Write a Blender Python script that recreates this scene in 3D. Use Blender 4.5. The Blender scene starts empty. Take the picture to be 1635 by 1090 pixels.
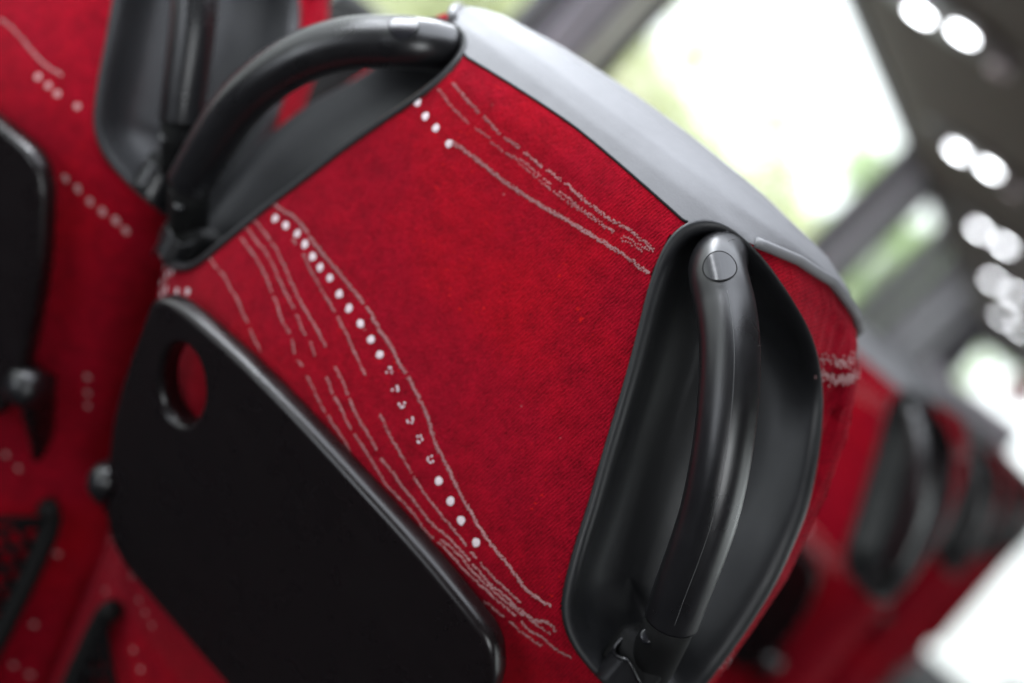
import bpy, bmesh, math, random
import numpy as np
from mathutils import Vector, Matrix
random.seed(7); rng = np.random.default_rng(5)
SC = bpy.context.scene; COL = SC.collection

# ------------------------------------------------------------------ helpers
def link(name, verts, faces, mat, parent=None, off=(0, 0, 0), smooth=True, mats=None, midx=None, recalc=False):
    me = bpy.data.meshes.new(name)
    v = np.asarray(verts, float) - np.array(off)
    me.from_pydata([tuple(map(float, p)) for p in v], [], [tuple(int(i) for i in f) for f in faces])
    if recalc:
        b = bmesh.new(); b.from_mesh(me); bmesh.ops.remove_doubles(b, verts=b.verts, dist=1e-6)
        bmesh.ops.recalc_face_normals(b, faces=b.faces); b.to_mesh(me); b.free()
    for m in (mats or [mat]): me.materials.append(m)
    if midx is not None:
        for p, i in zip(me.polygons, midx): p.material_index = int(i)
    if smooth:
        for p in me.polygons: p.use_smooth = True
    me.update()
    o = bpy.data.objects.new(name, me); COL.objects.link(o)
    if parent: o.parent = parent
    return o
def empty(name, loc, label, cat, group=None, rotz=0):
    o = bpy.data.objects.new(name, None); COL.objects.link(o); o.location = loc; o.rotation_euler = (0, 0, rotz)
    o.empty_display_size = .05
    o['label'] = label; o['category'] = cat
    if group: o['group'] = group
    return o
def tag(o, label, cat, group=None):
    o['label'] = label; o['category'] = cat
    if group: o['group'] = group
    return o
class G:
    """collects geometry"""
    def __init__(s): s.v = []; s.f = []; s.m = []
    def add(s, v, f, m=0):
        n = len(s.v); s.v += [tuple(p) for p in v]; s.f += [tuple(i + n for i in q) for q in f]; s.m += [m] * len(f)
    def box(s, a, b, m=0):
        (x0, y0, z0), (x1, y1, z1) = a, b
        v = [(x0,y0,z0),(x1,y0,z0),(x1,y1,z0),(x0,y1,z0),(x0,y0,z1),(x1,y0,z1),(x1,y1,z1),(x0,y1,z1)]
        s.add(v, [(0,3,2,1),(4,5,6,7),(0,1,5,4),(1,2,6,5),(2,3,7,6),(3,0,4,7)], m)
    def hexa(s, v, m=0):
        s.add(v, [(0,3,2,1),(4,5,6,7),(0,1,5,4),(1,2,6,5),(2,3,7,6),(3,0,4,7)], m)
def cat(pts, n, closed=False):
    P = np.array(pts, float); k = len(P)
    seg = k if closed else k - 1
    d = [np.linalg.norm(P[(i+1) % k] - P[i]) for i in range(seg)]; tot = sum(d)
    out = []
    for j in range(n):
        t = tot * j / (n if closed else n - 1); i = 0
        while i < seg - 1 and t > d[i]: t -= d[i]; i += 1
        u = min(1, t / max(d[i], 1e-9))
        if closed: p0, p1, p2, p3 = P[(i-1) % k], P[i], P[(i+1) % k], P[(i+2) % k]
        else: p0, p1, p2, p3 = P[max(i-1, 0)], P[i], P[i+1], P[min(i+2, k-1)]
        out.append(.5*((2*p1)+(-p0+p2)*u+(2*p0-5*p1+4*p2-p3)*u*u+(-p0+3*p1-3*p2+p3)*u**3))
    return np.array(out)
def sweep(path, rad, ns=20, closed=False, up=(0, 0, 1), ry=None, caps=True):
    P = np.array(path, float); n = len(P)
    if np.isscalar(rad): rad = [rad] * n
    T = np.roll(P, -1, 0) - np.roll(P, 1, 0)
    if not closed: T[0] = P[1]-P[0]; T[-1] = P[-1]-P[-2]
    T /= np.linalg.norm(T, axis=1)[:, None]
    V = []; F = []
    a = np.cross(T[0], np.array(up, float)); 
    if np.linalg.norm(a) < 1e-3: a = np.cross(T[0], (1, 0, 0))
    a /= np.linalg.norm(a)
    for i in range(n):
        a = a - T[i]*(a @ T[i]); a /= np.linalg.norm(a); b = np.cross(T[i], a)
        for j in range(ns):
            t = 2*math.pi*j/ns
            V.append(P[i] + rad[i]*(a*math.cos(t) + b*math.sin(t)*(ry if ry else 1)))
    m = n if closed else n-1
    for i in range(m):
        for j in range(ns):
            i2 = (i+1) % n; F.append((i*ns+j, i*ns+(j+1) % ns, i2*ns+(j+1) % ns, i2*ns+j))
    if not closed and caps:
        F.append(tuple(range(ns-1, -1, -1))); F.append(tuple((n-1)*ns+j for j in range(ns)))
    return V, F
def rbox(c, s, r=.01, seg=3):
    """rounded box verts/faces"""
    b = bmesh.new(); bmesh.ops.create_cube(b, size=1)
    for v in b.verts: v.co = Vector((v.co.x*s[0]+c[0], v.co.y*s[1]+c[1], v.co.z*s[2]+c[2]))
    bmesh.ops.bevel(b, geom=list(b.edges), offset=r, segments=seg, affect='EDGES', profile=.5)
    V = [tuple(v.co) for v in b.verts]; b.verts.index_update(); F = [tuple(v.index for v in f.verts) for f in b.faces]; b.free()
    return V, F
def ellipsoid(c, r, nu=20, nv=12):
    V = []; F = []
    for i in range(nv+1):
        th = math.pi*i/nv
        for j in range(nu):
            ph = 2*math.pi*j/nu
            V.append((c[0]+r[0]*math.sin(th)*math.cos(ph), c[1]+r[1]*math.sin(th)*math.sin(ph), c[2]+r[2]*math.cos(th)))
    for i in range(nv):
        for j in range(nu): F.append((i*nu+j, i*nu+(j+1) % nu, (i+1)*nu+(j+1) % nu, (i+1)*nu+j))
    return V, F

# ------------------------------------------------------------------ materials
def nodes(name):
    m = bpy.data.materials.new(name); m.use_nodes = True; nt = m.node_tree
    return m, nt, nt.nodes['Principled BSDF']
def N(nt, t, **k):
    n = nt.nodes.new(t)
    for a, b in k.items():
        if a in n.inputs: n.inputs[a].default_value = b
        else: setattr(n, a, b)
    return n
def noise(nt, co, scale, detail=3, rough=.5):
    n = N(nt, 'ShaderNodeTexNoise'); n.inputs['Scale'].default_value = scale; n.inputs['Detail'].default_value = detail
    n.inputs['Roughness'].default_value = rough; nt.links.new(co, n.inputs['Vector']); return n.outputs['Fac']
def ramp(nt, fac, stops):
    r = nt.nodes.new('ShaderNodeValToRGB'); e = r.color_ramp.elements
    while len(e) < len(stops): e.new(.5)
    for el, (p, c) in zip(e, stops): el.position = p; el.color = (*c, 1) if len(c) == 3 else c
    nt.links.new(fac, r.inputs[0]); return r.outputs[0]
def mapping(nt, co, sc=(1, 1, 1), rot=(0, 0, 0)):
    m = nt.nodes.new('ShaderNodeMapping'); m.inputs['Scale'].default_value = sc; m.inputs['Rotation'].default_value = rot
    nt.links.new(co, m.inputs['Vector']); return m.outputs[0]
def math_(nt, op, a, b):
    n = nt.nodes.new('ShaderNodeMath'); n.operation = op
    for i, x in enumerate((a, b)):
        if isinstance(x, (int, float)): n.inputs[i].default_value = x
        else: nt.links.new(x, n.inputs[i])
    return n.outputs[0]
def bump(nt, bs, h, strength, dist):
    b = nt.nodes.new('ShaderNodeBump'); b.inputs['Strength'].default_value = strength; b.inputs['Distance'].default_value = dist
    nt.links.new(h, b.inputs['Height']); nt.links.new(b.outputs[0], bs.inputs['Normal'])
def simple(name, col, rough=.5, metal=0, bs=0, bd=.001, scale=400, spec=.5, var=.12):
    m, nt, p = nodes(name); co = nt.nodes.new('ShaderNodeTexCoord').outputs['Object']
    p.inputs['Roughness'].default_value = rough; p.inputs['Metallic'].default_value = metal
    p.inputs['Specular IOR Level'].default_value = spec
    f = noise(nt, co, 14, 4, .6)
    c1 = tuple(x*(1-var) for x in col); c2 = tuple(min(1, x*(1+var)) for x in col)
    nt.links.new(ramp(nt, f, [(.3, c1), (.7, c2)]), p.inputs['Base Color'])
    if bs: bump(nt, p, noise(nt, co, scale, 2, .6), bs, bd)
    return m

def velvet():
    m, nt, p = nodes('red_velvet'); co = nt.nodes.new('ShaderNodeTexCoord').outputs['Object']
    big = noise(nt, co, 11, 4, .6)
    mid = noise(nt, co, 95, 4, .7)
    rib = nt.nodes.new('ShaderNodeTexWave'); rib.wave_type = 'BANDS'; rib.bands_direction = 'X'
    rib.inputs['Scale'].default_value = 190; rib.inputs['Distortion'].default_value = 3.2; rib.inputs['Detail'].default_value = 2
    rib.inputs['Detail Scale'].default_value = 3
    nt.links.new(mapping(nt, co, rot=(0, math.radians(-9), 0)), rib.inputs['Vector'])
    fine = noise(nt, mapping(nt, co, (1500, 1500, 620)), 1, 2, .6)
    base = ramp(nt, big, [(.30, (.215, .0018, .0112)), (.5, (.245, .0018, .0105)), (.70, (.295, .0018, .0085))])
    mx = nt.nodes.new('ShaderNodeMix'); mx.data_type = 'RGBA'; mx.blend_type = 'MULTIPLY'; mx.inputs[0].default_value = 1
    v = math_(nt, 'ADD', math_(nt, 'MULTIPLY', mid, .60), math_(nt, 'MULTIPLY', fine, .75))
    v2 = math_(nt, 'ADD', v, math_(nt, 'MULTIPLY', rib.outputs['Fac'], .22))
    g = ramp(nt, v2, [(.46, (.34, .34, .34)), (1.02, (1.4, 1.4, 1.4))])
    nt.links.new(base, mx.inputs[6]); nt.links.new(g, mx.inputs[7])
    # worn orange flecks of the weave
    fl = noise(nt, mapping(nt, co, (260, 260, 420)), 1, 1, .5)
    msk = math_(nt, 'MULTIPLY', ramp(nt, fl, [(.70, (0, 0, 0)), (.76, (1, 1, 1))]), ramp(nt, noise(nt, co, 17, 2, .5), [(.56, (0, 0, 0)), (.66, (1, 1, 1))]))
    mx2 = nt.nodes.new('ShaderNodeMix'); mx2.data_type = 'RGBA'
    nt.links.new(math_(nt, 'MULTIPLY', msk, .75), mx2.inputs[0]); nt.links.new(mx.outputs[2], mx2.inputs[6]); mx2.inputs[7].default_value = (.62, .012, .006, 1)
    # pale lint specks
    vo = nt.nodes.new('ShaderNodeTexVoronoi'); vo.inputs['Scale'].default_value = 85; nt.links.new(co, vo.inputs['Vector'])
    sp = ramp(nt, vo.outputs['Distance'], [(.035, (1, 1, 1)), (.06, (0, 0, 0))])
    gate = ramp(nt, noise(nt, co, 60, 1, .5), [(.60, (0, 0, 0)), (.64, (1, 1, 1))])
    mx3 = nt.nodes.new('ShaderNodeMix'); mx3.data_type = 'RGBA'
    nt.links.new(math_(nt, 'MULTIPLY', math_(nt, 'MULTIPLY', sp, gate), .5), mx3.inputs[0]); nt.links.new(mx2.outputs[2], mx3.inputs[6]); mx3.inputs[7].default_value = (.55, .25, .24, 1)
    nt.links.new(mx3.outputs[2], p.inputs['Base Color'])
    p.inputs['Roughness'].default_value = .95; p.inputs['Specular IOR Level'].default_value = .08
    p.inputs['Sheen Weight'].default_value = .28; p.inputs['Sheen Roughness'].default_value = .35
    p.inputs['Sheen Tint'].default_value = (1, .16, .2, 1)
    h = math_(nt, 'ADD', math_(nt, 'MULTIPLY', fine, .8), math_(nt, 'MULTIPLY', rib.outputs['Fac'], .28))
    h = math_(nt, 'ADD', h, math_(nt, 'MULTIPLY', mid, 1.2))
    bump(nt, p, h, .8, .0014)
    return m
def plastic(name, col, r0, r1, bs=.12, sp=.65):
    m, nt, p = nodes(name); co = nt.nodes.new('ShaderNodeTexCoord').outputs['Object']
    p.inputs['Specular IOR Level'].default_value = sp
    n1 = noise(nt, co, 30, 4, .6)
    nt.links.new(ramp(nt, n1, [(.3, (r0,)*3), (.7, (r1,)*3)]), p.inputs['Roughness'])
    c2 = tuple(x*1.35 for x in col)
    nt.links.new(ramp(nt, noise(nt, co, 120, 4, .7), [(.35, col), (.75, c2)]), p.inputs['Base Color'])
    bump(nt, p, noise(nt, co, 1900, 2, .6), bs, .0006)
    return m
VELVET = velvet()
THREAD = simple('grey_thread', (.40, .22, .22), .9, scale=1500, bs=.5, var=.35, spec=.1)
WHITE = simple('white_thread', (.64, .55, .57), .9, scale=1500, bs=.4, spec=.1)
def leather():
    m, nt, p = nodes('grey_leather'); co = nt.nodes.new('ShaderNodeTexCoord').outputs['Object']
    n = noise(nt, co, 26, 5, .65)
    nt.links.new(ramp(nt, n, [(.3, (.155, .155, .161)), (.7, (.190, .190, .197))]), p.inputs['Base Color'])
    p.inputs['Roughness'].default_value = .55; p.inputs['Specular IOR Level'].default_value = .4
    w = noise(nt, mapping(nt, co, (30, 160, 30), (0, .5, .6)), 1, 4, .6)
    vo = nt.nodes.new('ShaderNodeTexVoronoi'); vo.inputs['Scale'].default_value = 700; nt.links.new(co, vo.inputs['Vector'])
    h = math_(nt, 'ADD', math_(nt, 'MULTIPLY', w, .5), math_(nt, 'MULTIPLY', vo.outputs['Distance'], .22))
    bump(nt, p, h, .30, .0010); return m
LEATHER = leather()
PIPE = simple('grey_piping', (.17, .17, .175), .5, bs=.1, scale=900)
HANDLE = plastic('charcoal_handle_plastic', (.0050, .0048, .0056), .25, .36, .12, .7)
SHELL = plastic('charcoal_shell_plastic', (.0115, .0118, .013), .36, .46, .2, .42)
TRAYM = plastic('black_tray_plastic', (.0045, .0025, .0028), .22, .38, .05, .5)
BLACK = simple('black_rubber', (.004, .004, .004), .7, spec=.25)
BUTTON = plastic('glossy_button_plastic', (.008, .008, .010), .17, .26, .03)
CHROME = simple('screw_steel', (.35, .35, .36), .3, 1)
NET = simple('net_cord', (.004, .0035, .004), .9, spec=.1)
WORLD, EXPO, FSTOP, FOCUS, KEY, REAR_FILL, AISLE_FILL = 1.95, 0.42, 2.4, .658, 3.7, 3.6, 4.2  # the last ones are radiances of the added fill lamps
LINES = {"a":[[-0.1453,-0.0311],[-0.1315,-0.0296],[-0.1198,-0.0287],[-0.1116,-0.0268],[-0.1008,-0.0278],[-0.0902,-0.0297],[-0.077,-0.0314],[-0.0657,-0.0324],[-0.0535,-0.0343],[-0.0409,-0.0358],[-0.0294,-0.0379],[-0.0198,-0.0414],[-0.0061,-0.0447],[0.0058,-0.0491],[0.016,-0.0518],[0.0257,-0.0555],[0.0343,-0.0593],[0.0395,-0.0625],[0.0526,-0.0698],[0.0627,-0.0734],[0.0769,-0.0799],[0.091,-0.0851],[0.1019,-0.0884],[0.1124,-0.0913],[0.1223,-0.0933],[0.1314,-0.0959],[0.1392,-0.0971],[0.1457,-0.0962],[0.1511,-0.0953]],"b":[[-0.1021,-0.0372],[-0.0897,-0.0393],[-0.0787,-0.0434],[-0.0665,-0.0465],[-0.0556,-0.0491],[-0.0467,-0.0522],[-0.0366,-0.0556],[-0.0275,-0.0592],[-0.0194,-0.0628],[-0.0091,-0.0664]],"c":[[-0.1435,-0.0456],[-0.1294,-0.0459],[-0.1175,-0.0469],[-0.1057,-0.0491],[-0.095,-0.0527],[-0.0827,-0.0572],[-0.0733,-0.0604],[-0.0619,-0.0635],[-0.051,-0.0664],[-0.0405,-0.07]],"d":[[-0.1494,-0.0522],[-0.134,-0.0527],[-0.1224,-0.0535],[-0.1107,-0.0548],[-0.0965,-0.0593],[-0.0833,-0.0636],[-0.0726,-0.0668],[-0.0661,-0.0693],[-0.0559,-0.0735]],"d2":[[-0.0504,-0.0742],[-0.043,-0.0786]],"e":[[-0.149,-0.0586],[-0.1302,-0.0596],[-0.1181,-0.0608],[-0.1054,-0.0641],[-0.0944,-0.0679],[-0.0837,-0.072],[-0.0773,-0.0759],[-0.0639,-0.0804],[-0.0534,-0.0865],[-0.046,-0.0881]],"f":[[-0.1577,-0.0821],[-0.1412,-0.0833],[-0.1298,-0.0831],[-0.1202,-0.0859],[-0.1104,-0.0879],[-0.0955,-0.0934],[-0.0863,-0.0967],[-0.0764,-0.1008]],"g":[[-0.0395,-0.0907],[-0.0283,-0.0952],[-0.0209,-0.0984],[-0.0063,-0.1021],[0.0049,-0.1052],[0.0149,-0.1093]],"h":[[-0.0298,-0.0825],[-0.0198,-0.0877],[-0.0101,-0.0909],[0.004,-0.0962],[0.0163,-0.0993],[0.0262,-0.1023],[0.0399,-0.1063],[0.0514,-0.1065],[0.0619,-0.1075],[0.0727,-0.1104],[0.0833,-0.1102],[0.0901,-0.1106],[0.1043,-0.1126],[0.1177,-0.1129],[0.1261,-0.1132],[0.1391,-0.1139],[0.1477,-0.1148],[0.1556,-0.1132],[0.1641,-0.1144],[0.1739,-0.113]],"i":[[-0.0278,-0.0751],[-0.0192,-0.0783],[-0.0077,-0.084],[0.0026,-0.0884],[0.0112,-0.0905],[0.0227,-0.0941]],"j":[[0.028,-0.0964],[0.0394,-0.098],[0.0522,-0.1005],[0.0628,-0.1023],[0.0736,-0.1042],[0.0866,-0.1038],[0.0975,-0.105],[0.1084,-0.1067],[0.1203,-0.1084],[0.1299,-0.1084],[0.1394,-0.109],[0.1479,-0.108],[0.1545,-0.1041],[0.1602,-0.1059]],"k":[[0.0124,-0.0775],[0.0238,-0.0825],[0.0373,-0.0867],[0.047,-0.0898],[0.0562,-0.0927],[0.0688,-0.0953],[0.0795,-0.0975],[0.0886,-0.0985],[0.1008,-0.1013],[0.1109,-0.1032],[0.1209,-0.1043],[0.1306,-0.1047],[0.1373,-0.1054]],"l":[[0.1202,-0.1194],[0.1294,-0.119],[0.1386,-0.1185],[0.1471,-0.1191],[0.1582,-0.1179]],"m":[[0.1327,-0.1096],[0.1412,-0.1083],[0.1486,-0.1094],[0.1523,-0.1052],[0.1589,-0.1048]],"n":[[0.0827,-0.108],[0.0965,-0.1077],[0.1109,-0.1095],[0.1225,-0.1105],[0.1331,-0.1105],[0.1434,-0.11],[0.1519,-0.1092],[0.1587,-0.1086]],"u":[[-0.0523,0.0651],[-0.0411,0.066],[-0.0352,0.0661],[-0.0264,0.0665],[-0.0143,0.0664],[-0.0003,0.0671],[0.0131,0.0684],[0.0278,0.0701],[0.046,0.0728],[0.0645,0.0744],[0.0859,0.0752]],"v":[[-0.0755,0.0921],[-0.0663,0.0899],[-0.0526,0.0877],[-0.0404,0.0866],[-0.0301,0.0852],[-0.0148,0.0857],[0.001,0.0853],[0.0197,0.0856],[0.0361,0.0848],[0.0514,0.0853],[0.065,0.0871],[0.0801,0.0868]],"w":[[-0.0813,0.0836],[-0.0732,0.0821],[-0.0642,0.0802],[-0.0502,0.0793],[-0.0394,0.0801],[-0.0293,0.0786],[-0.018,0.0795],[-0.0072,0.081],[0.0077,0.0802],[0.0239,0.0803],[0.04,0.0804],[0.0566,0.0817],[0.0682,0.0832],[0.0808,0.0858]],"x":[[-0.0176,0.079],[-0.0053,0.0788],[0.0091,0.0787],[0.0256,0.0785],[0.0448,0.0798],[0.0617,0.0805],[0.077,0.0828]]}
DOTS = [[-0.1452,-0.041],[-0.1343,-0.0386],[-0.1228,-0.0354],[-0.1129,-0.0339],[-0.1019,-0.0327],[-0.0928,-0.0342],[-0.0832,-0.0366],[-0.0745,-0.038],[-0.0649,-0.0388],[-0.0534,-0.0419],[-0.0425,-0.0444],[-0.0309,-0.0464],[-0.0197,-0.0493],[-0.0095,-0.0522],[0.0631,-0.0827],[0.0752,-0.087],[0.0861,-0.0914],[0.1,-0.0952],[-0.0876,0.0706],[-0.0773,0.0677],[-0.0668,0.066],[-0.0532,0.0637],[-0.1693,-0.1033],[-0.1821,-0.112],[-0.1541,-0.1105],[-0.1659,-0.1174],[-0.1828,-0.1258]]
BROKEN = [[0.0012,-0.0554],[0.0107,-0.0608],[0.0194,-0.0645],[0.029,-0.0681],[0.0401,-0.0725],[0.0523,-0.0767]]
NDOTS = [[0.106, -0.0797], [0.1152, -0.0815], [0.1232, -0.0834], [0.1387, -0.0841], [0.1471, -0.1291], [0.1567, -0.1311], [0.1657, -0.1345], [0.1746, -0.1362], [0.1832, -0.1369], [0.19, -0.1393], [0.1849, -0.2442], [0.1867, -0.2552], [0.1883, -0.2636], [0.142, -0.3278], [0.1528, -0.3327], [0.1917, -0.3801], [0.1947, -0.4397], [0.1927, -0.4769], [0.2025, -0.4799]]
NLINE = [[0.0595, -0.0581], [0.0747, -0.0605], [0.0919, -0.0665], [0.1075, -0.0706], [0.12, -0.071]]
# ------------------------------------------------------------------ the seat (metres, head centre of the back cover at the origin)
TW = [(-.70,.218),(-.2,.220),(-.09,.2290),(-.058,.2275),(-.019,.2240),(.03,.2125),(.066,.2005),(.097,.184),(.118,.166),(.132,.148),(.140,.125),(.1455,.085),(.1478,.045),(.1485,.001)]
TY = [(-.70,-.012),(.095,-.012),(.108,-.009),(.12,-.003),(.13,.006),(.14,.022),(.1455,.040),(.1478,.055),(.1485,.065)]
TF = [(-.70,.165),(.06,.165),(.10,.163),(.125,.155),(.14,.135),(.1455,.112),(.1478,.095),(.1485,.075)]
def itp(T, z): return float(np.interp(z, [a for a, b in T], [b for a, b in T]))
def lean(z):
    u = (-.105-z)/.014
    return .577*.014*(u if u > 30 else math.log1p(math.exp(u))) - .31*max(0, -.36-z)
NE = 2.8
def bodyp(a, z):
    """a: 0 = middle of the back, +-pi = middle of the front"""
    hw = itp(TW, z); y0 = itp(TY, z); yf = itp(TF, z); ym = min(.11, (y0+yf)/2+.03) if z > .12 else .11
    s, c = math.sin(a), math.cos(a); e = 2/NE
    x = hw*math.copysign(abs(s)**e, s)
    y = ym-(ym-y0)*c**e if c >= 0 else ym+(yf-ym)*abs(c)
    if c >= 0: y += float(np.interp(z, [-.05, .0, .03, .07, .11, .135], [0, .020, .035, .047, .028, 0]))*math.exp(-((abs(math.degrees(a))-66)/17)**2)
    return np.array([x, y+lean(z), z])
_sc = {}
def surf(x, z):
    k = round(z, 4)
    if k not in _sc:
        q = [bodyp(a, k) for a in np.linspace(0, math.pi/2, 60)]; _sc[k] = ([p[0] for p in q], [p[1] for p in q])
    return float(np.interp(abs(x), *_sc[k]))
def bodyn(a, z):
    d = 1e-3; u = bodyp(a+d, z)-bodyp(a-d, z); v = bodyp(a, min(z+d, .148))-bodyp(a, z-d)
    n = np.cross(u, v); return n/np.linalg.norm(n)
def a_of_p(p, z, sgn=1):
    lo, hi = 0., math.pi/2
    for _ in range(40):
        m = (lo+hi)/2; q = bodyp(m, z)
        if q[0]+q[1]-lean(z) < p: lo = m
        else: hi = m
    return lo
ZB = [(0,.113),(20,.108),(34,.1187),(52,.1265),(70,.129),(90,.123),(112,.114),(180,.108)]
def zband(a): 
    d = abs(math.degrees(a)); d = min(d, 360-d)
    return float(np.interp(d, [p for p, q in ZB], [q for p, q in ZB]))
OUT = [(0.0865,-0.0072,0.0786),(0.0828,-0.0074,0.0901),(0.0811,-0.0056,0.1004),(0.0827,-0.0033,0.1081),(0.0871,0.0011,0.1141),(0.0948,0.0058,0.1186),(0.1102,0.0116,0.1184),(0.1258,0.0191,0.115),(0.1401,0.0306,0.1093),(0.1531,0.0458,0.1029),(0.1643,0.0604,0.0945),(0.1734,0.0742,0.0837),(0.1817,0.0852,0.0715),(0.1948,0.0904,0.051),(0.2083,0.0889,0.026),(0.2166,0.0849,0.0012),(0.2231,0.084,-0.0272),(0.2263,0.0847,-0.0566),(0.2274,0.0832,-0.0856),(0.2215,0.085,-0.108),(0.212,0.062,-0.1175),(0.192,0.0337,-0.1155),(0.1746,0.0205,-0.1096),(0.1658,0.0149,-0.1059),(0.1577,0.01,-0.0995),(0.152,0.0064,-0.0912),(0.1479,0.0039,-0.0794),(0.1404,0.0008,-0.0578),(0.1336,-0.0006,-0.0379),(0.1248,-0.0025,-0.0156),(0.1153,-0.0041,0.0101),(0.1036,-0.0053,0.0383),(0.09,-0.0069,0.0689)]
OL = cat(OUT, 150, True)
OP = np.array([(q[0]+q[1], q[2]) for q in OL])
_m = OP.mean(0); OPS = np.array([p-(p-_m)/np.linalg.norm(p-_m)*.0012 for p in OP])
def inside(p, z, P=None):
    P = OP if P is None else P
    c = False; n = len(P); j = n-1
    for i in range(n):
        if (P[i, 1] > z) != (P[j, 1] > z) and p < (P[j, 0]-P[i, 0])*(z-P[i, 1])/(P[j, 1]-P[i, 1])+P[i, 0]: c = not c
        j = i
    return c
AA = []
for lo, hi, n_ in ((-180, -92, 40), (-92, -8, 150), (-8, 8, 24), (8, 92, 150), (92, 180, 40)):
    for i in range(n_): AA.append(math.radians(lo+(hi-lo)*i/n_))
def backrest(pattern, parent, off):
    na = len(AA)
    # fabric: rows bottom -> band edge
    nz = 300; V = []; F = []; mi = []
    for k in range(nz+1):
        for a in AA:
            zt = zband(a); t = k/nz
            z = -.66+(zt+.66)*(t if True else 0)
            V.append(bodyp(a, z))
    V = np.array(V)
    cx = np.abs(V[:, 0]); P = cx+V[:, 1]
    flag = np.zeros(len(V), bool)
    for i in np.nonzero((V[:, 2] > -.13) & (cx > .06))[0]:
        if abs(AA[i % na]) < math.pi/2+.1: flag[i] = inside(P[i]-lean(V[i, 2]), V[i, 2], OPS)
    for k in range(nz):
        for i in range(na):
            q = (k*na+i, k*na+(i+1) % na, (k+1)*na+(i+1) % na, (k+1)*na+i)
            if flag[list(q)].sum() >= 2: continue
            F.append(q); mi.append(0)
    F.append(tuple(range(na-1, -1, -1))); mi.append(0)
    # soft vertical folds of the cover on the outer flank
    for i in range(len(V)):
        x, y, z = V[i]
        if abs(x) > .13 and z > -.02 and y > .05:
            w = min(1, (z+.02)/.08)*math.exp(-((y-.10)/.03)**2)
            V[i][0] -= math.copysign(w*.0035*math.sin((y-z*.25)*330), x)
    V = [tuple(p) for p in V]
    # woven dashes and dots: raised threads in the same mesh
    r = random.Random(11)
    def hole(x, z): return z > -.125 and inside(abs(x)+surf(x, z)-lean(z), z)
    def patch(x, z, rx, rz, ang, m, lift=.0005):
        if hole(x, z): return
        n = 9 if rx > .0015 else 5; c = math.cos(ang); s = math.sin(ang); pts = []
        for i in range(n):
            t = 2*math.pi*i/n; k = r.uniform(.82, 1.12)
            u, w = rx*math.cos(t)*k, rz*math.sin(t)*k
            xx, zz = x+u*c-w*s, z+u*s+w*c; pts.append((xx, surf(xx, zz)-lift, zz))
        b = len(V); V.append((x, surf(x, z)-lift-.0004, z)); V.extend(pts)
        for i in range(n): F.append((b, b+1+i, b+1+(i+1) % n)); mi.append(m)
    for key, L in pattern['lines']:
        hwid, dens = {'a': (.00085, 1), 'u': (.0010, 1), 'x': (.0006, .62), 'w': (.0006, .8), 'v': (.0008, .9)}.get(key, (.0006, .86))
        ln = sum(math.dist(a, b) for a, b in zip(L[:-1], L[1:])); st_ = .00075 if key not in 'xw' else .0012
        Pn = cat([(p[0], 0, p[1]) for p in L], max(4, int(ln/st_)))
        gap = 0; wob = 0
        for a, b in zip(Pn[:-1], Pn[1:]):
            wob = wob*.85+r.gauss(0, .00010)
            if gap > 0: gap -= 1; continue
            if r.random() > .978+.018*(dens == 1): gap = r.choice((2, 3, 4)); continue
            d = np.array([b[0]-a[0], b[2]-a[2]]); d /= np.linalg.norm(d)+1e-9
            for _ in range(3 if hwid > .0008 else 2):
                if r.random() > dens: continue
                q = r.uniform(-hwid, hwid)+wob
                patch(a[0]-d[1]*q, a[2]+d[0]*q, r.uniform(.00035, .00065), r.uniform(.0003, .0005), r.uniform(0, 3), 1, .0003)
    for x, z in pattern['dots']: patch(x, z, .0025*(1 if z > -.2 else .8), .0026*(1 if z > -.2 else .8), 0, pattern['dm'] if z > -.2 else 1, .00025)
    for x, z in pattern['broken']:
        for _ in range(6):
            t = r.uniform(0, 6.28); patch(x+.0018*math.cos(t), z+.0018*math.sin(t), .0009, .0007, r.uniform(0, 3), 2, .0005)
    # ragged woven band on the outer flank
    for it in range(560):
        u = r.random(); a = math.radians(59+u*36); zz = .0850+.0170*u+r.choice((r.gauss(0, .0013), r.gauss(0, .0013), r.gauss(.0078, .0016)))
        wm = 1
        if it > 520: u = r.random(); a = math.radians(90+r.gauss(0, 3)); zz = -.078+r.gauss(0, .004); wm = 2
        elif math.sin(u*60+zz*900) > .75: continue
        q = bodyp(a, zz); nn = bodyn(a, zz); e1 = np.array([0, 1, 0.]); 
        for sg in (1,):
            b = len(V); c = q+nn*.0005; t1 = np.cross(nn, (0, 0, 1.)); t2 = np.cross(nn, t1)
            for i in range(6):
                th = i*math.pi/3; V.append(tuple(c+t1*.0009*math.cos(th)+t2*.0007*math.sin(th)))
            F.append(tuple(range(b, b+6))); mi.append(wm)
    o = link('backrest', V, F, None, parent, off, mats=[VELVET, THREAD, WHITE], midx=mi)
    for sg in (1, -1):
        v, f = sweep(cat([(.150*sg, .150, -.015), (.158*sg, .175, -.04), (.164*sg, .20+lean(-.10), -.10), (.166*sg, .205+lean(-.25), -.25), (.166*sg, .20+lean(-.45), -.45), (.166*sg, .17+lean(-.6), -.6)], 40), [.012+.038*min(1, i/7)**.6 for i in range(40)], 22)
        link('side_bolster', v, f, VELVET, parent, off)
    # leather band over the top
    nb = 46; V = []; F = []
    for k in range(nb+1):
        t = k/nb
        for a in AA:
            zt = zband(a)-.0006; z = zt+(.1485-zt)*(1-(1-t)**2.2)
            V.append(bodyp(a, z)+bodyn(a, min(z, .1470))*(.0006+.0012*min(1, t*5)))
    bf = [abs(AA[j % na]) < 1.7 and inside(abs(q[0])+q[1], q[2], OPS) for j, q in enumerate(V)]
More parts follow.
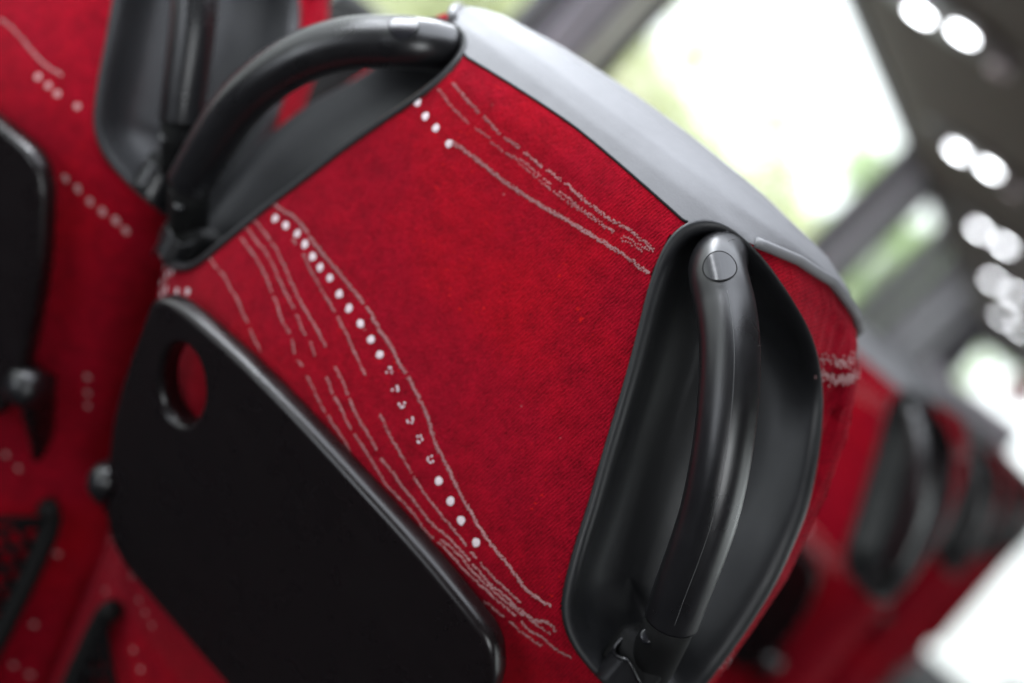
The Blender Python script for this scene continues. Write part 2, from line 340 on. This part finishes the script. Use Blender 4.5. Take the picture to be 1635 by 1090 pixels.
    for k in range(nb):
        for i in range(na):
            if sum(bf[j] for j in (k*na+i, k*na+(i+1) % na, (k+1)*na+(i+1) % na, (k+1)*na+i)) >= 3: continue
            F.append((k*na+i, k*na+(i+1) % na, (k+1)*na+(i+1) % na, (k+1)*na+i))
    F.append(tuple(nb*na+i for i in range(na)))
    link('headrest_band', V, F, LEATHER, parent, off)
    v, f = sweep([bodyp(math.radians(d), zband(math.radians(d))-.0004)+bodyn(math.radians(d), zband(math.radians(d)))*.0002 for d in np.linspace(-21, 21, 70)], .0008, 8)
    link('band_seam', v, f, BLACK, parent, off)
    # piping: only where the band crosses the shoulders
    for sg in (1, -1):
        path = []
        for d in np.linspace(37, 150, 60):
            a = math.radians(d)*sg; z = zband(a); path.append(bodyp(a, z)+bodyn(a, z)*.0022)
        v, f = sweep(path, .0030, 10); link('piping', v, f, PIPE, parent, off)

INW = np.array([-.707, .707, 0])
def housing(parent, off, sg):
    C = []
    for q in OL:
        z = max(-.068, min(.082, q[2])); t = (z+.068)/.150
        C.append(np.array([.187, .036, 0])*(1-t)+np.array([.128, .035, 0])*t+np.array([0, 0, z]))
    S = []; NN = []
    for q in OL:
        a = a_of_p(q[0]+q[1], q[2]); S.append(bodyp(a, q[2])); NN.append(bodyn(a, q[2]))
    S = np.array(S); NN = np.array(NN); C = np.array(C)
    for _ in range(6): S = S*.5+np.roll(S, 1, 0)*.25+np.roll(S, -1, 0)*.25
    for _ in range(14): NN = NN*.5+np.roll(NN, 1, 0)*.25+np.roll(NN, -1, 0)*.25
    NN /= np.linalg.norm(NN, axis=1)[:, None]
    prof = [(-.022, -.004, 0), (-.016, .0003, 0), (.004, .0022, 0), (.04, .0034, 0), (.08, .0034, 0), (.12, .0022, .0), (.17, 0, .003), (.23, 0, .009), (.32, 0, .018), (.45, 0, .0265), (.62, 0, .033), (.82, 0, .036), (.97, 0, .0365)]
    pr = cat([(a, b, c) for a, b, c in prof], 40)
    V = []; F = []; n = len(OL)
    for f, h, d in pr:
        for i in range(n):
            p = S[i]*(1-f)+C[i]*f+NN[i]*h+INW*d
            V.append((p[0]*sg, p[1], p[2]))
    for k in range(len(pr)-1):
        for i in range(n):
            q = (k*n+i, k*n+(i+1) % n, (k+1)*n+(i+1) % n, (k+1)*n+i)
            F.append(q if sg < 0 else q[::-1])
    b = (len(pr)-1)*n
    F.append(tuple(b+i for i in range(n)) if sg < 0 else tuple(b+i for i in range(n))[::-1])
    h = link('handle_housing', V, F, SHELL, parent, off)
    # bottom socket of the grab handle
    g = G(); v, f = sweep([(.2015, .0135, -.0545), (.2035, .026, -.070), (.204, .042, -.087), (.204, .054, -.103)], .0132, 24); g.add(v, f)
    v, f = rbox((.198, .046, -.094), (.034, .030, .026), .006); g.add(v, f)
    link('socket', [(x*sg, y, z) for x, y, z in g.v], g.f, BLACK, h, off, recalc=True)
    P = cat([(.186, .033, -.088), (.187, .027, -.095), (.192, .0215, -.0950), (.1985, .0205, -.0925), (.206, .026, -.0975), (.2105, .036, -.102)], 30)
    g = G(); v, f = sweep(P, .0011, 10); g.add(v, f)
    n = len(P); Q = P+np.array([-.001, .002, -.016]); g.add(list(P)+list(Q), [(i, i+1, n+i+1, n+i) for i in range(n-1)])
    link('socket_bracket', [(x*sg, y, z) for x, y, z in g.v], g.f, HANDLE, h, off)
    return h
TUBE = [(0.108,0.036,0.106),(0.104,0.018,0.1065),(0.112,-0.002,0.0983),(0.1295,-0.0095,0.0857),(0.1448,-0.015,0.0724),(0.159,-0.018,0.0554),(0.1708,-0.0172,0.0371),(0.1809,-0.0135,0.0177),(0.1888,-0.0075,-0.0019),(0.1943,0.0,-0.0219),(0.1987,0.008,-0.0414),(0.2029,0.016,-0.0595)]
TR = [.0118,.0138,.0151,.0154,.0152,.0151,.0150,.0150,.0149,.0148,.0146,.0143]
def handle(parent, off, sg):
    n = 110; P = cat(TUBE, n); R = cat([(r, 0, i*.01) for i, r in enumerate(TR)], n)[:, 0]
    M = P.copy(); M[:, 0] *= sg
    v, f = sweep(M, list(R), 36, up=(0, 1, 0)); h = link('grab_handle', v, f, HANDLE, parent, off, recalc=True)
    # oval button cap near the top, facing backwards
    k = int(n*.215); c = M[k]; t = M[k+1]-M[k-1]; t /= np.linalg.norm(t)
    out = np.array([.10*sg, -.93, .30]); out -= t*(out@t); out /= np.linalg.norm(out); s = np.cross(out, t)
    def cap(ru, rv, r0, r1, h0, nn=28):
        V = []; F = []
        for j in range(7):
            q = j/6
            for i in range(nn):
                th = 2*math.pi*i/nn; u = ru*math.cos(th)*(r0+(r1-r0)*q); w = rv*math.sin(th)*(r0+(r1-r0)*q)
                R_ = R[k]+h0; V.append(c+t*w+s*u+out*math.sqrt(max(1e-9, R_*R_-u*u)))
        for j in range(6):
            for i in range(nn): F.append((j*nn+i, j*nn+(i+1) % nn, (j+1)*nn+(i+1) % nn, (j+1)*nn+i))
        return V, F
    v, f = cap(.0088, .0090, 1.0, .93, .00035); o = link('button_gap', v, f, BLACK, h, off)
    v, f = cap(.0088, .0090, .93, .0, .0003); link('button', v, f, BUTTON, h, off)
    # moulding seam along the tube
    S = []
    for i in range(int(n*.10), int(n*.97)):
        if abs(i-k) < 6: continue
        tt = M[min(i+1, n-1)]-M[i-1]; tt /= np.linalg.norm(tt); o_ = np.array([.34*sg, -.9, .12]); o_ -= tt*(o_@tt); o_ /= np.linalg.norm(o_)
        S.append(M[i]+o_*(R[i]+.00002))
    a = [p for p in S if p[2] > c[2]]; b = [p for p in S if p[2] <= c[2]]
    g = G()
    for L in (a, b):
        if len(L) > 2: vv, ff = sweep(L, .00016, 5); g.add(vv, ff)
    link('seam', g.v, g.f, simple_seam, h, off)
    # screw in the bottom socket
    q = np.array([.1985*sg, .0165, -.0745]); V = []; F = []
    ax = np.array([.1*sg, -.9, .3]); ax /= np.linalg.norm(ax)
    vv, ff = sweep([q, q+ax*.003, q+ax*.0035], [.0042, .0042, .003], 16); link('screw', vv, ff, BUTTON, h, off)
    return h
simple_seam = simple('seam_grey', (.10, .10, .10), .4)

TP0 = np.array([0, -.016, -.12]); TU = np.array([0, -math.sin(math.radians(30)), math.cos(math.radians(30))]); TN = np.array([0, -math.cos(math.radians(30)), -math.sin(math.radians(30))])
def tp(u, s, w=0): return TP0+np.array([u, 0, 0])-TU*s+TN*w
def tray(parent, off):
    pts = [(-.1560,.0120),(-.1545,.0050),(-.1505,-.0010),(-.1417,-.0070),(-.1243,-.0107),(-.1015,-.0124),(-.0736,-.0136),(-.0456,-.0132),(-.0183,-.0118),(.0093,-.0096),(.0340,-.0074),(.0600,-.0052),(.0840,-.0026),(.1050,.0006),(.1230,.0038),(.1360,.0074),(.1440,.0130),(.1500,.0235),(.1535,.034),(.1605,.075),(.1625,.12),(.160,.165),(.153,.196),(.140,.2135),(.12,.221),(.09,.2235),(0,.2255),(-.0925,.2235),(-.129,.2200),(-.148,.2045),(-.1592,.170),(-.1650,.1227),(-.1650,.0932),(-.1620,.0574),(-.159,.035)]
    O = cat([(x, s, 0) for x, s in pts], 220, True)[:, :2]; n = len(O)
    T = np.roll(O, -1, 0)-np.roll(O, 1, 0); T /= np.linalg.norm(T, axis=1)[:, None]
    Nn = np.stack([-T[:, 1], T[:, 0]], 1)
    cen = np.array([0, .09]); 
    if ((cen-O)*Nn).sum() < 0: Nn = -Nn
    th = .0145; r = .0052; rings = [(.006, -th), (.0015, -th+.0005), (0, -th+.003)]
    for i in range(9):
        t = math.pi/2*i/8; rings.append((r-r*math.cos(t), -r+r*math.sin(t)))
    rings += [(r+.0010, 0.0), (r+.002, 0.0)]
    V = []; F = []
    for ins, w in rings:
        for i in range(n): q = O[i]+Nn[i]*ins; V.append(tp(q[0], q[1], w))
    for k in range(len(rings)-1):
        for i in range(n): F.append((k*n+i, k*n+(i+1) % n, (k+1)*n+(i+1) % n, (k+1)*n+i))
    # cup hole with a rounded rim
    hc = (-.1130, .0390); m = 64; hr = [(.0325, 0), (.0318, 0), (.0311, -.0003), (.0303, -.0011), (.0292, -.002), (.0288, -.005), (.0285, -th)]
    b0 = len(V)
    for rr, w in hr:
        for i in range(m):
            t = 2*math.pi*i/m; V.append(tp(hc[0]+(rr-.0085)*math.cos(t), hc[1]+(rr+.0012)*math.sin(t), w))
    for k in range(len(hr)-1):
        for i in range(m): F.append((b0+k*m+i, b0+k*m+(i+1) % m, b0+(k+1)*m+(i+1) % m, b0+(k+1)*m+i))
    b = bmesh.new(); bv = [b.verts.new(tuple(np.asarray(p)-np.array(off))) for p in V]; b.verts.ensure_lookup_table()
    for f in F: b.faces.new([bv[i] for i in f])
    k0 = (len(rings)-1)*n
    def fill(A, B):
        es = []
        for L in (A, B):
            for i in range(len(L)):
                e = b.edges.get((bv[L[i]], bv[L[(i+1) % len(L)]])) or b.edges.new((bv[L[i]], bv[L[(i+1) % len(L)]])); es.append(e)
        bmesh.ops.triangle_fill(b, use_beauty=True, use_dissolve=False, edges=es)
    fill([k0+i for i in range(n)], [b0+i for i in range(m)])
    fill([i for i in range(n)], [b0+(len(hr)-1)*m+i for i in range(m)])
    bmesh.ops.recalc_face_normals(b, faces=b.faces)
    me = bpy.data.meshes.new('tray_table'); b.to_mesh(me); b.free(); me.materials.append(TRAYM)
    for p in me.polygons: p.use_smooth = True
    o = bpy.data.objects.new('tray_table', me); COL.objects.link(o); o.parent = parent
    for sg in (1, -1):
        a = tp(.155*sg, .176, -.008); v, f = sweep([a, a+np.array([.008*sg, 0, 0]), a+np.array([.014*sg, 0, 0]), a+np.array([.019*sg, 0, 0]), a+np.array([.021*sg, 0, 0])], [.0155, .0158, .0145, .0105, .004], 24, up=(0, 1, 0))
        link('pivot_knob', v, f, HANDLE, o, off)
        g = G(); P = [tp(.1655*sg, .176, -.014), tp(.1655*sg, .20, -.022), tp(.163*sg, .235, -.036), tp(.160*sg, .262, -.045)]
        v, f = sweep(cat(P, 14), [.016-.0005*i for i in range(14)], 12, up=(1, 0, 0), ry=.6); link('hinge_arm', v, f, TRAYM, o, off)
    return o
def pocket(parent, off, u0, s0):
    def pp(u, s, w=0):
        q = tp(u, s); z = q[2]; return np.array([u, surf(u, z)-.012-w, z])
    hf = [(u0-.006, s0), (u0, s0+.02), (u0-.004, .40), (u0-.012, .50), (u0-.04, .535)]; fr = hf+[(0, .54)]+[(-a, b) for a, b in hf[::-1]]
    h = empty_part('net_pocket', parent)
    v, f = sweep(cat([pp(u, s) for u, s in fr], 90), .0080, 12); link('pocket_frame', v, f, BLACK, h, off)
    def top(u): return s0+.095-.085*(abs(u)/u0)**1.6
    el = [pp(u, top(u), .003) for u in np.linspace(-u0, u0, 40)]
    v, f = sweep(el, .0030, 8); link('elastic_hem', v, f, NET, h, off)
    g = G()
    for d in (1, -1):
        for c in np.arange(-.75, .75, .0190):
            L = []
            for u in np.linspace(-u0+.003, u0-.003, 50):
                s = .42+d*(u-c)*1.05
                if top(u) < s < .53: L.append(pp(u, s, .004))
                else:
                    if len(L) > 2: vv, ff = sweep(L, .0024, 6); g.add(vv, ff)
                    L = []
            if len(L) > 2: vv, ff = sweep(L, .0024, 6); g.add(vv, ff)
    link('net', g.v, g.f, NET, h, off)
def empty_part(name, parent):
    o = bpy.data.objects.new(name, None); COL.objects.link(o); o.parent = parent; o.empty_display_size = .02; return o
FLOOR = -.98
BASE = np.array([0, .42, FLOOR])
def make_seat(pattern, label):
    root = empty('coach_seat', tuple(BASE), label, 'coach seat', 'red coach seats in rows')
    off = tuple(BASE)
    backrest(pattern, root, off)
    for sg in (1, -1): housing(root, off, sg); handle(root, off, sg)
    tray(root, off); pocket(root, off, *pattern['pocket'])
    v, f = rbox((0, .62, -.57), (.43, .46, .13), .035, 5); link('seat_cushion', v, f, VELVET, root, off)
    v, f = rbox((0, .60, -.655), (.36, .36, .05), .01); link('seat_frame', v, f, SHELL, root, off)
    for sg in (1, -1):
        v, f = sweep([(.15*sg, .45, -.68), (.15*sg, .40, FLOOR)], .02, 12); link('leg', v, f, SHELL, root, off)
        v, f = sweep([(.15*sg, .72, -.68), (.15*sg, .76, FLOOR)], .02, 12); link('leg', v, f, SHELL, root, off)
    return root
def dup(root, shift, label):
    r = root.copy(); COL.objects.link(r); r.location = Vector(root.location)+Vector(shift); r['label'] = label
    for ch in list(root.children):
        c = ch.copy(); COL.objects.link(c); c.parent = r
        for g in list(ch.children):
            d = g.copy(); COL.objects.link(d); d.parent = c
    return r
MAIN = dict(lines=list(LINES.items()), dots=DOTS+[[-0.1815,-0.338],[-0.1649,-0.3313],[-0.1497,-0.33],[-0.135,-0.3318],[-0.1192,-0.3405],[-0.1088,-0.3431],[-0.0982,-0.3453],[-0.1626,-0.3719],[-0.1061,-0.3773],[-0.0915,-0.3827],[-0.1888,-0.1185],[-.196,-.128],[-.2,-.118],[-.188,-.132]], broken=BROKEN, pocket=(.139, .280), dm=2)
def flip(L, dz=0): return [[-p[0], p[1]+dz] for p in L]
NB = dict(lines=[('a', NLINE)]+[(k, LINES[k]) for k in 'vw'], dots=NDOTS+[[.02, .07], [.03, .068], [.04, .067]], broken=[], pocket=(.187, .262), dm=1)
s0 = make_seat(MAIN, 'sharp red coach seat filling the middle, two grab handles and grey leather top')
s1 = make_seat(NB, 'blurred red seat beside the sharp one, at the left edge by the window')
_e = (math.radians(-9.2), math.radians(-10.6), math.radians(6)); from mathutils import Euler
s1.location = Euler(_e).to_matrix() @ Vector(BASE)+Vector((-.459, .006, -.014)); s1.rotation_euler = _e
for k, (la, lb) in enumerate([('blurred red seat directly behind the right handle of the sharp seat', 'window-side seat one row beyond the sharp seat, mostly hidden by it'),
                              ('second blurred seat down the row, its handle smaller and nearer the right edge', 'window-side seat two rows beyond the sharp seat'),
                              ('third blurred seat down the row, its handle cut by the right edge', 'window-side seat three rows beyond the sharp seat'),
                              ('fourth blurred seat down the row, a red sliver at the right edge', 'window-side seat four rows beyond the sharp seat'),
                              ('farthest seat of the row, next to the white windscreen', 'window-side seat five rows beyond the sharp seat')]):
    dup(s0, (.016*k, 1.01*(k+1), .006*k), la)
    dup(s0, (-.455, 1.01*(k+1)+.06, -.015), lb)
# ------------------------------------------------------------------ coach interior
WALLM = simple('grey_wall_trim', (.20, .19, .21), .6, bs=.1)
PILL = simple('lavender_grey_pillar', (.50, .475, .53), .55, bs=.1)
DARK = simple('dark_window_gasket', (.045, .04, .045), .5)
RACK = simple('brown_grey_rack_panel', (.078, .062, .045), .75)
CEIL = simple('pale_ceiling_cloth', (.45, .44, .43), .8)
CARPET = simple('dark_aisle_carpet', (.03, .028, .032), .95, bs=.6, scale=600)
Y0, Y1 = -2.6, 7.4
def wx(z, side=-1):
    x = -.72-.13*(.75-z)
    return x if side < 0 else 1.02-x
def wallpiece(g, y0, y1, z0, z1, side=-1, th=.05, pr=0):
    a, b = wx(z0, side), wx(z1, side); t = th*(-1 if side < 0 else 1); p = pr*(1 if side < 0 else -1)
    g.hexa([(a+p, y0, z0), (a+t, y0, z0), (a+t, y1, z0), (a+p, y1, z0), (b+p, y0, z1), (b+t, y0, z1), (b+t, y1, z1), (b+p, y1, z1)])
def st(o): o['kind'] = 'structure'; return o
ZW0, ZW1 = -.30, .765
WIN_ALL = [(-2.45, -.95), (-.75, 1.30), (1.595, 3.66), (4.28, 4.95), (5.25, 5.6), (6.0, 6.7)]
WIN_R = [(-2.2, -1.0), (.35, 1.5), (1.7, 3.66)]+WIN_ALL[3:]
glass, nt, p = nodes('window_glass')
for n in list(nt.nodes): nt.nodes.remove(n)
o_ = nt.nodes.new('ShaderNodeOutputMaterial'); mx = nt.nodes.new('ShaderNodeMixShader'); tr = nt.nodes.new('ShaderNodeBsdfTransparent'); gl = nt.nodes.new('ShaderNodeBsdfGlossy')
gl.inputs['Roughness'].default_value = .02; mx.inputs[0].default_value = .05; tr.inputs[0].default_value = (.97, 1, .98, 1)
nt.links.new(tr.outputs[0], mx.inputs[1]); nt.links.new(gl.outputs[0], mx.inputs[2]); nt.links.new(mx.outputs[0], o_.inputs[0])
def obj(name, g, mat, parent=None, off=(0, 0, 0), smooth=False): return link(name, g.v, g.f, mat, parent, off, smooth)
for side in (-1, 1):
    WIN = WIN_ALL if side < 0 else WIN_R
    g = G(); wallpiece(g, Y0, Y1, FLOOR, ZW0, side); wallpiece(g, Y0, Y1, ZW1, 1.25, side)
    ys = [Y0]+[v for w in WIN for v in w]+[Y1]
    for a, b in zip(ys[::2], ys[1::2]): wallpiece(g, a, b, ZW0+.0005, ZW1-.0005, side)
    st(obj('side_wall', g, WALLM))
    names = ['rear window behind the near seats', 'window beside the nearest seats', 'large white window above the grey seat top', 'first narrow window beyond the big one', 'narrowest window further forward', 'foremost side window near the windscreen']
    for (a, b), nm in zip(WIN, names if side < 0 else names):
        c = (wx(0, side), (a+b)/2, ZW0)
        w = empty('side_window', c, nm+(' on the left wall' if side < 0 else ' on the right wall across the aisle'), 'window', 'side windows')
        g = G(); e = .022
        wallpiece(g, a, b, ZW0+.0007, ZW0+e, side, .03, .006); wallpiece(g, a, b, ZW1-e, ZW1-.0007, side, .03, .006)
        wallpiece(g, a+.0005, a+e, ZW0+e, ZW1-e, side, .03, .006); wallpiece(g, b-e, b-.0005, ZW0+e, ZW1-e, side, .03, .006)
        obj('window_frame', g, DARK, w, c)
        t = .02*side; z0, z1 = ZW0+.01, ZW1-.01
        link('pane', [(wx(z0, side)+t, a+.01, z0), (wx(z0, side)+t, b-.01, z0), (wx(z1, side)+t, b-.01, z1), (wx(z1, side)+t, a+.01, z1)], [(0, 1, 2, 3)], glass, w, c, False)
# pillar cover between the two near windows on the left
pc = empty('pillar_cover', (-.79, 1.40, 0), 'lavender grey pillar cover with a pale strip, between two left windows above the seat', 'pillar cover')
for nm_, a_, b_, m_, pr_ in (('cover', 1.325, 1.445, PILL, .012), ('rubber_seal', 1.4455, 1.476, DARK, .008), ('pale_strip', 1.4765, 1.549, simple('pale_strip', (.85, .86, .74), .35), .004), ('window_seal', 1.5495, 1.590, DARK, .008)):
    g = G(); wallpiece(g, a_, b_, ZW0+.03, ZW1-.04, -1, -.001, pr_); obj(nm_, g, m_, pc, (-.79, 1.40, 0))
g = G(); wallpiece(g, 3.70, 3.90, ZW0, ZW1-.04, -1, -.001, .03); tag(obj('pillar_cover', g, PILL), 'blurred grey pillar cover at the far end of the big white window', 'pillar cover')
g = G(); g.box((-1.2, Y0-.05, FLOOR-.05), (2.2, Y1, FLOOR)); st(obj('floor', g, CARPET))
g = G(); g.box((-.9, Y0-.05, 1.25), (1.95, Y1, 1.3)); st(obj('ceiling', g, CEIL))
g = G(); g.box((-.95, Y0-.06, FLOOR), (2.0, Y0-.001, 1.25)); st(obj('rear_wall', g, WALLM))
# front end with the windscreen
g = G(); yf = Y1
g.box((-1.0, yf, FLOOR-.2), (2.1, yf+.05, -.965)); g.box((-1.0, yf, .62), (2.1, yf+.05, 1.3)); g.box((-1.0, yf, -.965), (-.62, yf+.05, .62)); g.box((1.75, yf, -.965), (2.1, yf+.05, .62))
st(obj('front_wall', g, WALLM))
w = empty('windscreen', (.5, yf, -.965), 'white overexposed windscreen at the far front end of the coach', 'windscreen')
g = G(); g.box((-.62, yf+.001, -.964), (-.60, yf+.04, .619)); g.box((1.73, yf+.001, -.964), (1.75, yf+.04, .619)); obj('windscreen_frame', g, DARK, w, (.5, yf, -.965))
link('pane', [(-.61, yf+.02, -.96), (1.74, yf+.02, -.96), (1.74, yf+.02, .61), (-.61, yf+.02, .61)], [(0, 1, 2, 3)], glass, w, (.5, yf, -.965), False)
# luggage racks
for side in (-1, 1):
    def X(x): return x if side < 0 else 1.02-x
    prof = [(-.735, .80), (-.70, .750), (-.64, .72), (-.56, .71), (-.16, .71), (-.12, .72), (-.10, .75), (-.10, .88), (-.14, .90), (-.735, .90)]
    V = [(X(x), y, z) for y in (Y0, Y1-.3) for x, z in prof]; n = len(prof)
    F = [(i, (i+1) % n, n+(i+1) % n, n+i) for i in range(n)]+[tuple(range(n)), tuple(range(2*n-1, n-1, -1))]
    if side > 0: F = [f[::-1] for f in F]
    r = link('luggage_rack', V, F, RACK, None, (X(-.4), 2, .69), False); r.location = (X(-.4), 2, .69)
    tag(r, 'brown grey overhead luggage rack along the '+('left windows' if side < 0 else 'right wall across the aisle'), 'luggage rack', 'overhead racks')
LAMP, nt, p = nodes('lit_reading_lamp'); p.inputs['Emission Color'].default_value = (.93, .96, 1, 1); p.inputs['Emission Strength'].default_value = 14; p.inputs['Base Color'].default_value = (.8, .8, .8, 1)
UNIT = simple('service_unit_grey', (.05, .043, .038), .35)
VENT = simple('vent_silver_pink', (.55, .47, .48), .22, .6)
def unit(y, label, x=-.39):
    c = (x, y, .715); u = empty('service_unit', c, label, 'reading lights', 'service units under the rack')
    v, f = sweep([(0, 0, .0), (0, 0, -.010), (0, 0, -.016), (0, 0, -.0175)], [.165, .165, .155, .145], 40, up=(0, 1, 0), ry=.72); link('housing', v, f, UNIT, u)
    for dx, dy in ((-.05, .02), (.05, -.02)):
        v, f = sweep([(dx, dy, -.016), (dx, dy, -.022), (dx, dy, -.023)], [.031, .030, .026], 28); l = link('lamp_bezel', v, f, VENT, u)
        v, f = sweep([(dx, dy, -.0232), (dx, dy, -.026), (dx, dy, -.028)], [.025, .022, .014], 28); link('lamp', v, f, LAMP, l)
    for dx, dy in ((.125, .06),):
        v, f = sweep([(dx, dy, -.016), (dx, dy, -.030), (dx, dy, -.034)], [.024, .022, .012], 24); link('air_vent', v, f, VENT, u)
    return u
for i, l in enumerate(['service unit over the sharp seat, above the frame', 'nearest twin reading lights, at the top right corner', 'second pair of reading lights counted from the top right corner', 'third pair of reading lights counted from the top right corner', 'fourth pair of reading lights, strongly blurred', 'fifth and farthest pair of reading lights']):
    unit(.79+1.02*i, l)
# black wall fitting seen above the left handle
h = tag(link('wall_fitting', *rbox((0, 0, 0), (.13, .10, .24), .045, 5), BLACK), 'black rounded plastic fitting on the wall above the left handle arch', 'fitting'); h.location = (-.62, .66, -.035)
v, f = rbox((0, .0, .120), (.09, .07, .02), .009); link('cap', v, f, HANDLE, h)
# partition and details at the front
g = G(); g.box((-.62, 6.3, -.95), (-.05, 6.34, .34)); tag(obj('partition', g, PILL), 'lavender grey partition in front of the first row near the windscreen', 'partition')
v, f = rbox((-.19, 6.25, .47), (.12, .08, .15), .02); tag(link('emergency_box', v, f, simple('signal_red', (.5, .02, .04), .4)), 'small blurred red box by the windscreen at the right edge', 'emergency box')
v, f = rbox((1.15, 7.1, -.83), (1.0, .4, .16), .04); tag(link('dashboard', v, f, BLACK), 'dark blurred dashboard below the windscreen', 'dashboard')
# ------------------------------------------------------------------ outside
GRD = simple('pale_forecourt', (.62, .62, .61), .9)
g = G(); g.v = [(-150, -150, -2.4), (150, -150, -2.4), (150, 150, -2.4), (-150, 150, -2.4)]; g.f = [(0, 1, 2, 3)]; st(obj('ground', g, GRD))
BARK = simple('tree_bark', (.16, .13, .10), .9)
LEAFS = []
for i, c in enumerate([(.64, .67, .42), (.70, .69, .52), (.50, .62, .36)]):
    LEAFS.append(simple('pale_leaves', c, .8, var=.2))
def tree(x, y, h, r, k, label):
    t = empty('tree', (x, y, -2.4), label, 'tree', 'trees outside the windows')
    v, f = sweep(cat([(0, 0, 0), (.05, .03, h*.35), (-.05, .05, h*.6), (0, 0, h*.85)], 12), list(np.linspace(.16, .05, 12)), 10); link('trunk', v, f, BARK, t)
    rg = np.random.default_rng(int(abs(x*100+y*7))); V = []; F = []
    cl = rg.normal(0, 1, (34, 3))*[r*.45, r*.45, h*.17]+[0, 0, h*.66]
    for c in cl:
        for _ in range(110):
            q = c+rg.normal(0, .24*r*.5, 3); s = rg.uniform(.10, .22); a = rg.normal(0, 1, 3); a /= np.linalg.norm(a); b = np.cross(a, rg.normal(0, 1, 3)); b /= np.linalg.norm(b)
            n = len(V); V += [q-a*s, q+b*s*.5, q+a*s, q-b*s*.5]; F.append((n, n+1, n+2, n+3))
    link('crown', V, F, LEAFS[k], t, smooth=False)
tree(-10, 13.8, 5.0, 3.0, 0, 'pale yellow green tree outside, left of the grey pillar')
tree(-9, 18, 3.7, 2.2, 1, 'washed out tree seen low in the big white window just right of the pillar')
tree(-8, 26, 4.6, 2.4, 0, 'faint tree low at the far end of the big white window')
tree(-6, 30, 6.0, 2.6, 2, 'greener blurred tree beyond the foremost side windows')
tree(-12, 9, 5.4, 3.0, 1, 'broad pale tree outside the window beside the nearest seats')
tree(-13, 25, 5.6, 2.6, 0, 'thin distant tree behind the washed out one')
# ------------------------------------------------------------------ light
W = bpy.data.worlds.new('World'); SC.world = W; W.use_nodes = True
bg = W.node_tree.nodes['Background']; bg.inputs[0].default_value = (.93, .97, 1, 1); bg.inputs[1].default_value = WORLD
for side in (-1, 1):
    for a, b in (WIN_ALL if side < 0 else WIN_R):
        L = bpy.data.lights.new('window_portal', 'AREA'); L.shape = 'RECTANGLE'; L.size = b-a; L.size_y = ZW1-ZW0; L.cycles.is_portal = True
        o = bpy.data.objects.new('window_portal', L); COL.objects.link(o); o.location = (wx(.23, side)+.045*side, (a+b)/2, (ZW0+ZW1)/2)
        o.rotation_euler = Vector((-side, 0, 0)).to_track_quat('-Z', 'Z').to_euler()
L = bpy.data.lights.new('windscreen_portal', 'AREA'); L.shape = 'RECTANGLE'; L.size = 2.3; L.size_y = 1.4; L.cycles.is_portal = True
o = bpy.data.objects.new('windscreen_portal', L); COL.objects.link(o); o.location = (.56, Y1+.045, -.08); o.rotation_euler = Vector((0, -1, 0)).to_track_quat('-Z', 'Z').to_euler()
def area(name, loc, tgt, sx, sy, rad, col):
    L = bpy.data.lights.new(name, 'AREA'); L.shape = 'RECTANGLE'; L.size = sx; L.size_y = sy; L.energy = rad*math.pi*sx*sy; L.color = col
    o = bpy.data.objects.new(name, L); COL.objects.link(o); o.location = loc; o.rotation_euler = (Vector(tgt)-Vector(loc)).to_track_quat('-Z', 'Y').to_euler(); return o
area('overhead_fill', (-.24, -.10, .70), (-.50, -.15, 0), .95, 1.1, KEY, (.86, .91, 1)).rotation_euler = (0, 0, 0)  # added soft fill overhead, no fitting there; brightens handle tops and grey band
area('handle_highlight_fill', (-.64, -.10, .695), (0, 0, 0), .16, 1.7, 20, (.9, .94, 1)).rotation_euler = (0, 0, 0)  # added strip for the highlight along the left handle, no lamp on the rack
area('aisle_side_fill', (1.05, -.95, -.02), (.1, 0, 0), .5, .55, AISLE_FILL, (.95, .97, 1))  # added fill from the aisle side for the right recess wall, no lamp there
area('rear_left_fill', (-.60, -1.9, -.45), (.1, 0, 0), .75, .75, REAR_FILL, (.88, .93, 1))  # added fill low at the rear left for the tube highlight, no doorway there
# ------------------------------------------------------------------ camera
M = [[0.70628995, 0.60224012, -0.37210395], [0.37962406, 0.12145399, 0.91713385], [0.59752831, -0.78902203, -0.14284311]]
cam = bpy.data.cameras.new('camera'); co = bpy.data.objects.new('camera', cam); COL.objects.link(co); SC.camera = co
R = Matrix(((M[0][0], -M[0][1], -M[0][2]), (M[1][0], -M[1][1], -M[1][2]), (M[2][0], -M[2][1], -M[2][2])))
# image axes: x right, y down, z forward are the columns of M
R = Matrix([[M[i][0], -M[i][1], -M[i][2]] for i in range(3)])
co.matrix_world = Matrix.Translation((0.31218101, -0.66033637, 0.10284704)) @ R.to_4x4()
cam.sensor_width = 36; cam.lens = 2107.98/1635*36; cam.clip_start = .01; cam.clip_end = 600
cam.dof.use_dof = True; cam.dof.aperture_fstop = FSTOP; cam.dof.focus_distance = FOCUS; cam.dof.aperture_blades = 0
SC.render.engine = 'CYCLES'
SC.cycles.max_bounces = 8; SC.cycles.diffuse_bounces = 5; SC.cycles.glossy_bounces = 4; SC.cycles.transparent_max_bounces = 12
SC.cycles.sample_clamp_indirect = 6; SC.cycles.use_denoising = True
SC.view_settings.view_transform = 'Standard'; SC.view_settings.look = 'None'; SC.view_settings.exposure = EXPO; SC.view_settings.gamma = 1
SC.view_settings.use_curve_mapping = False
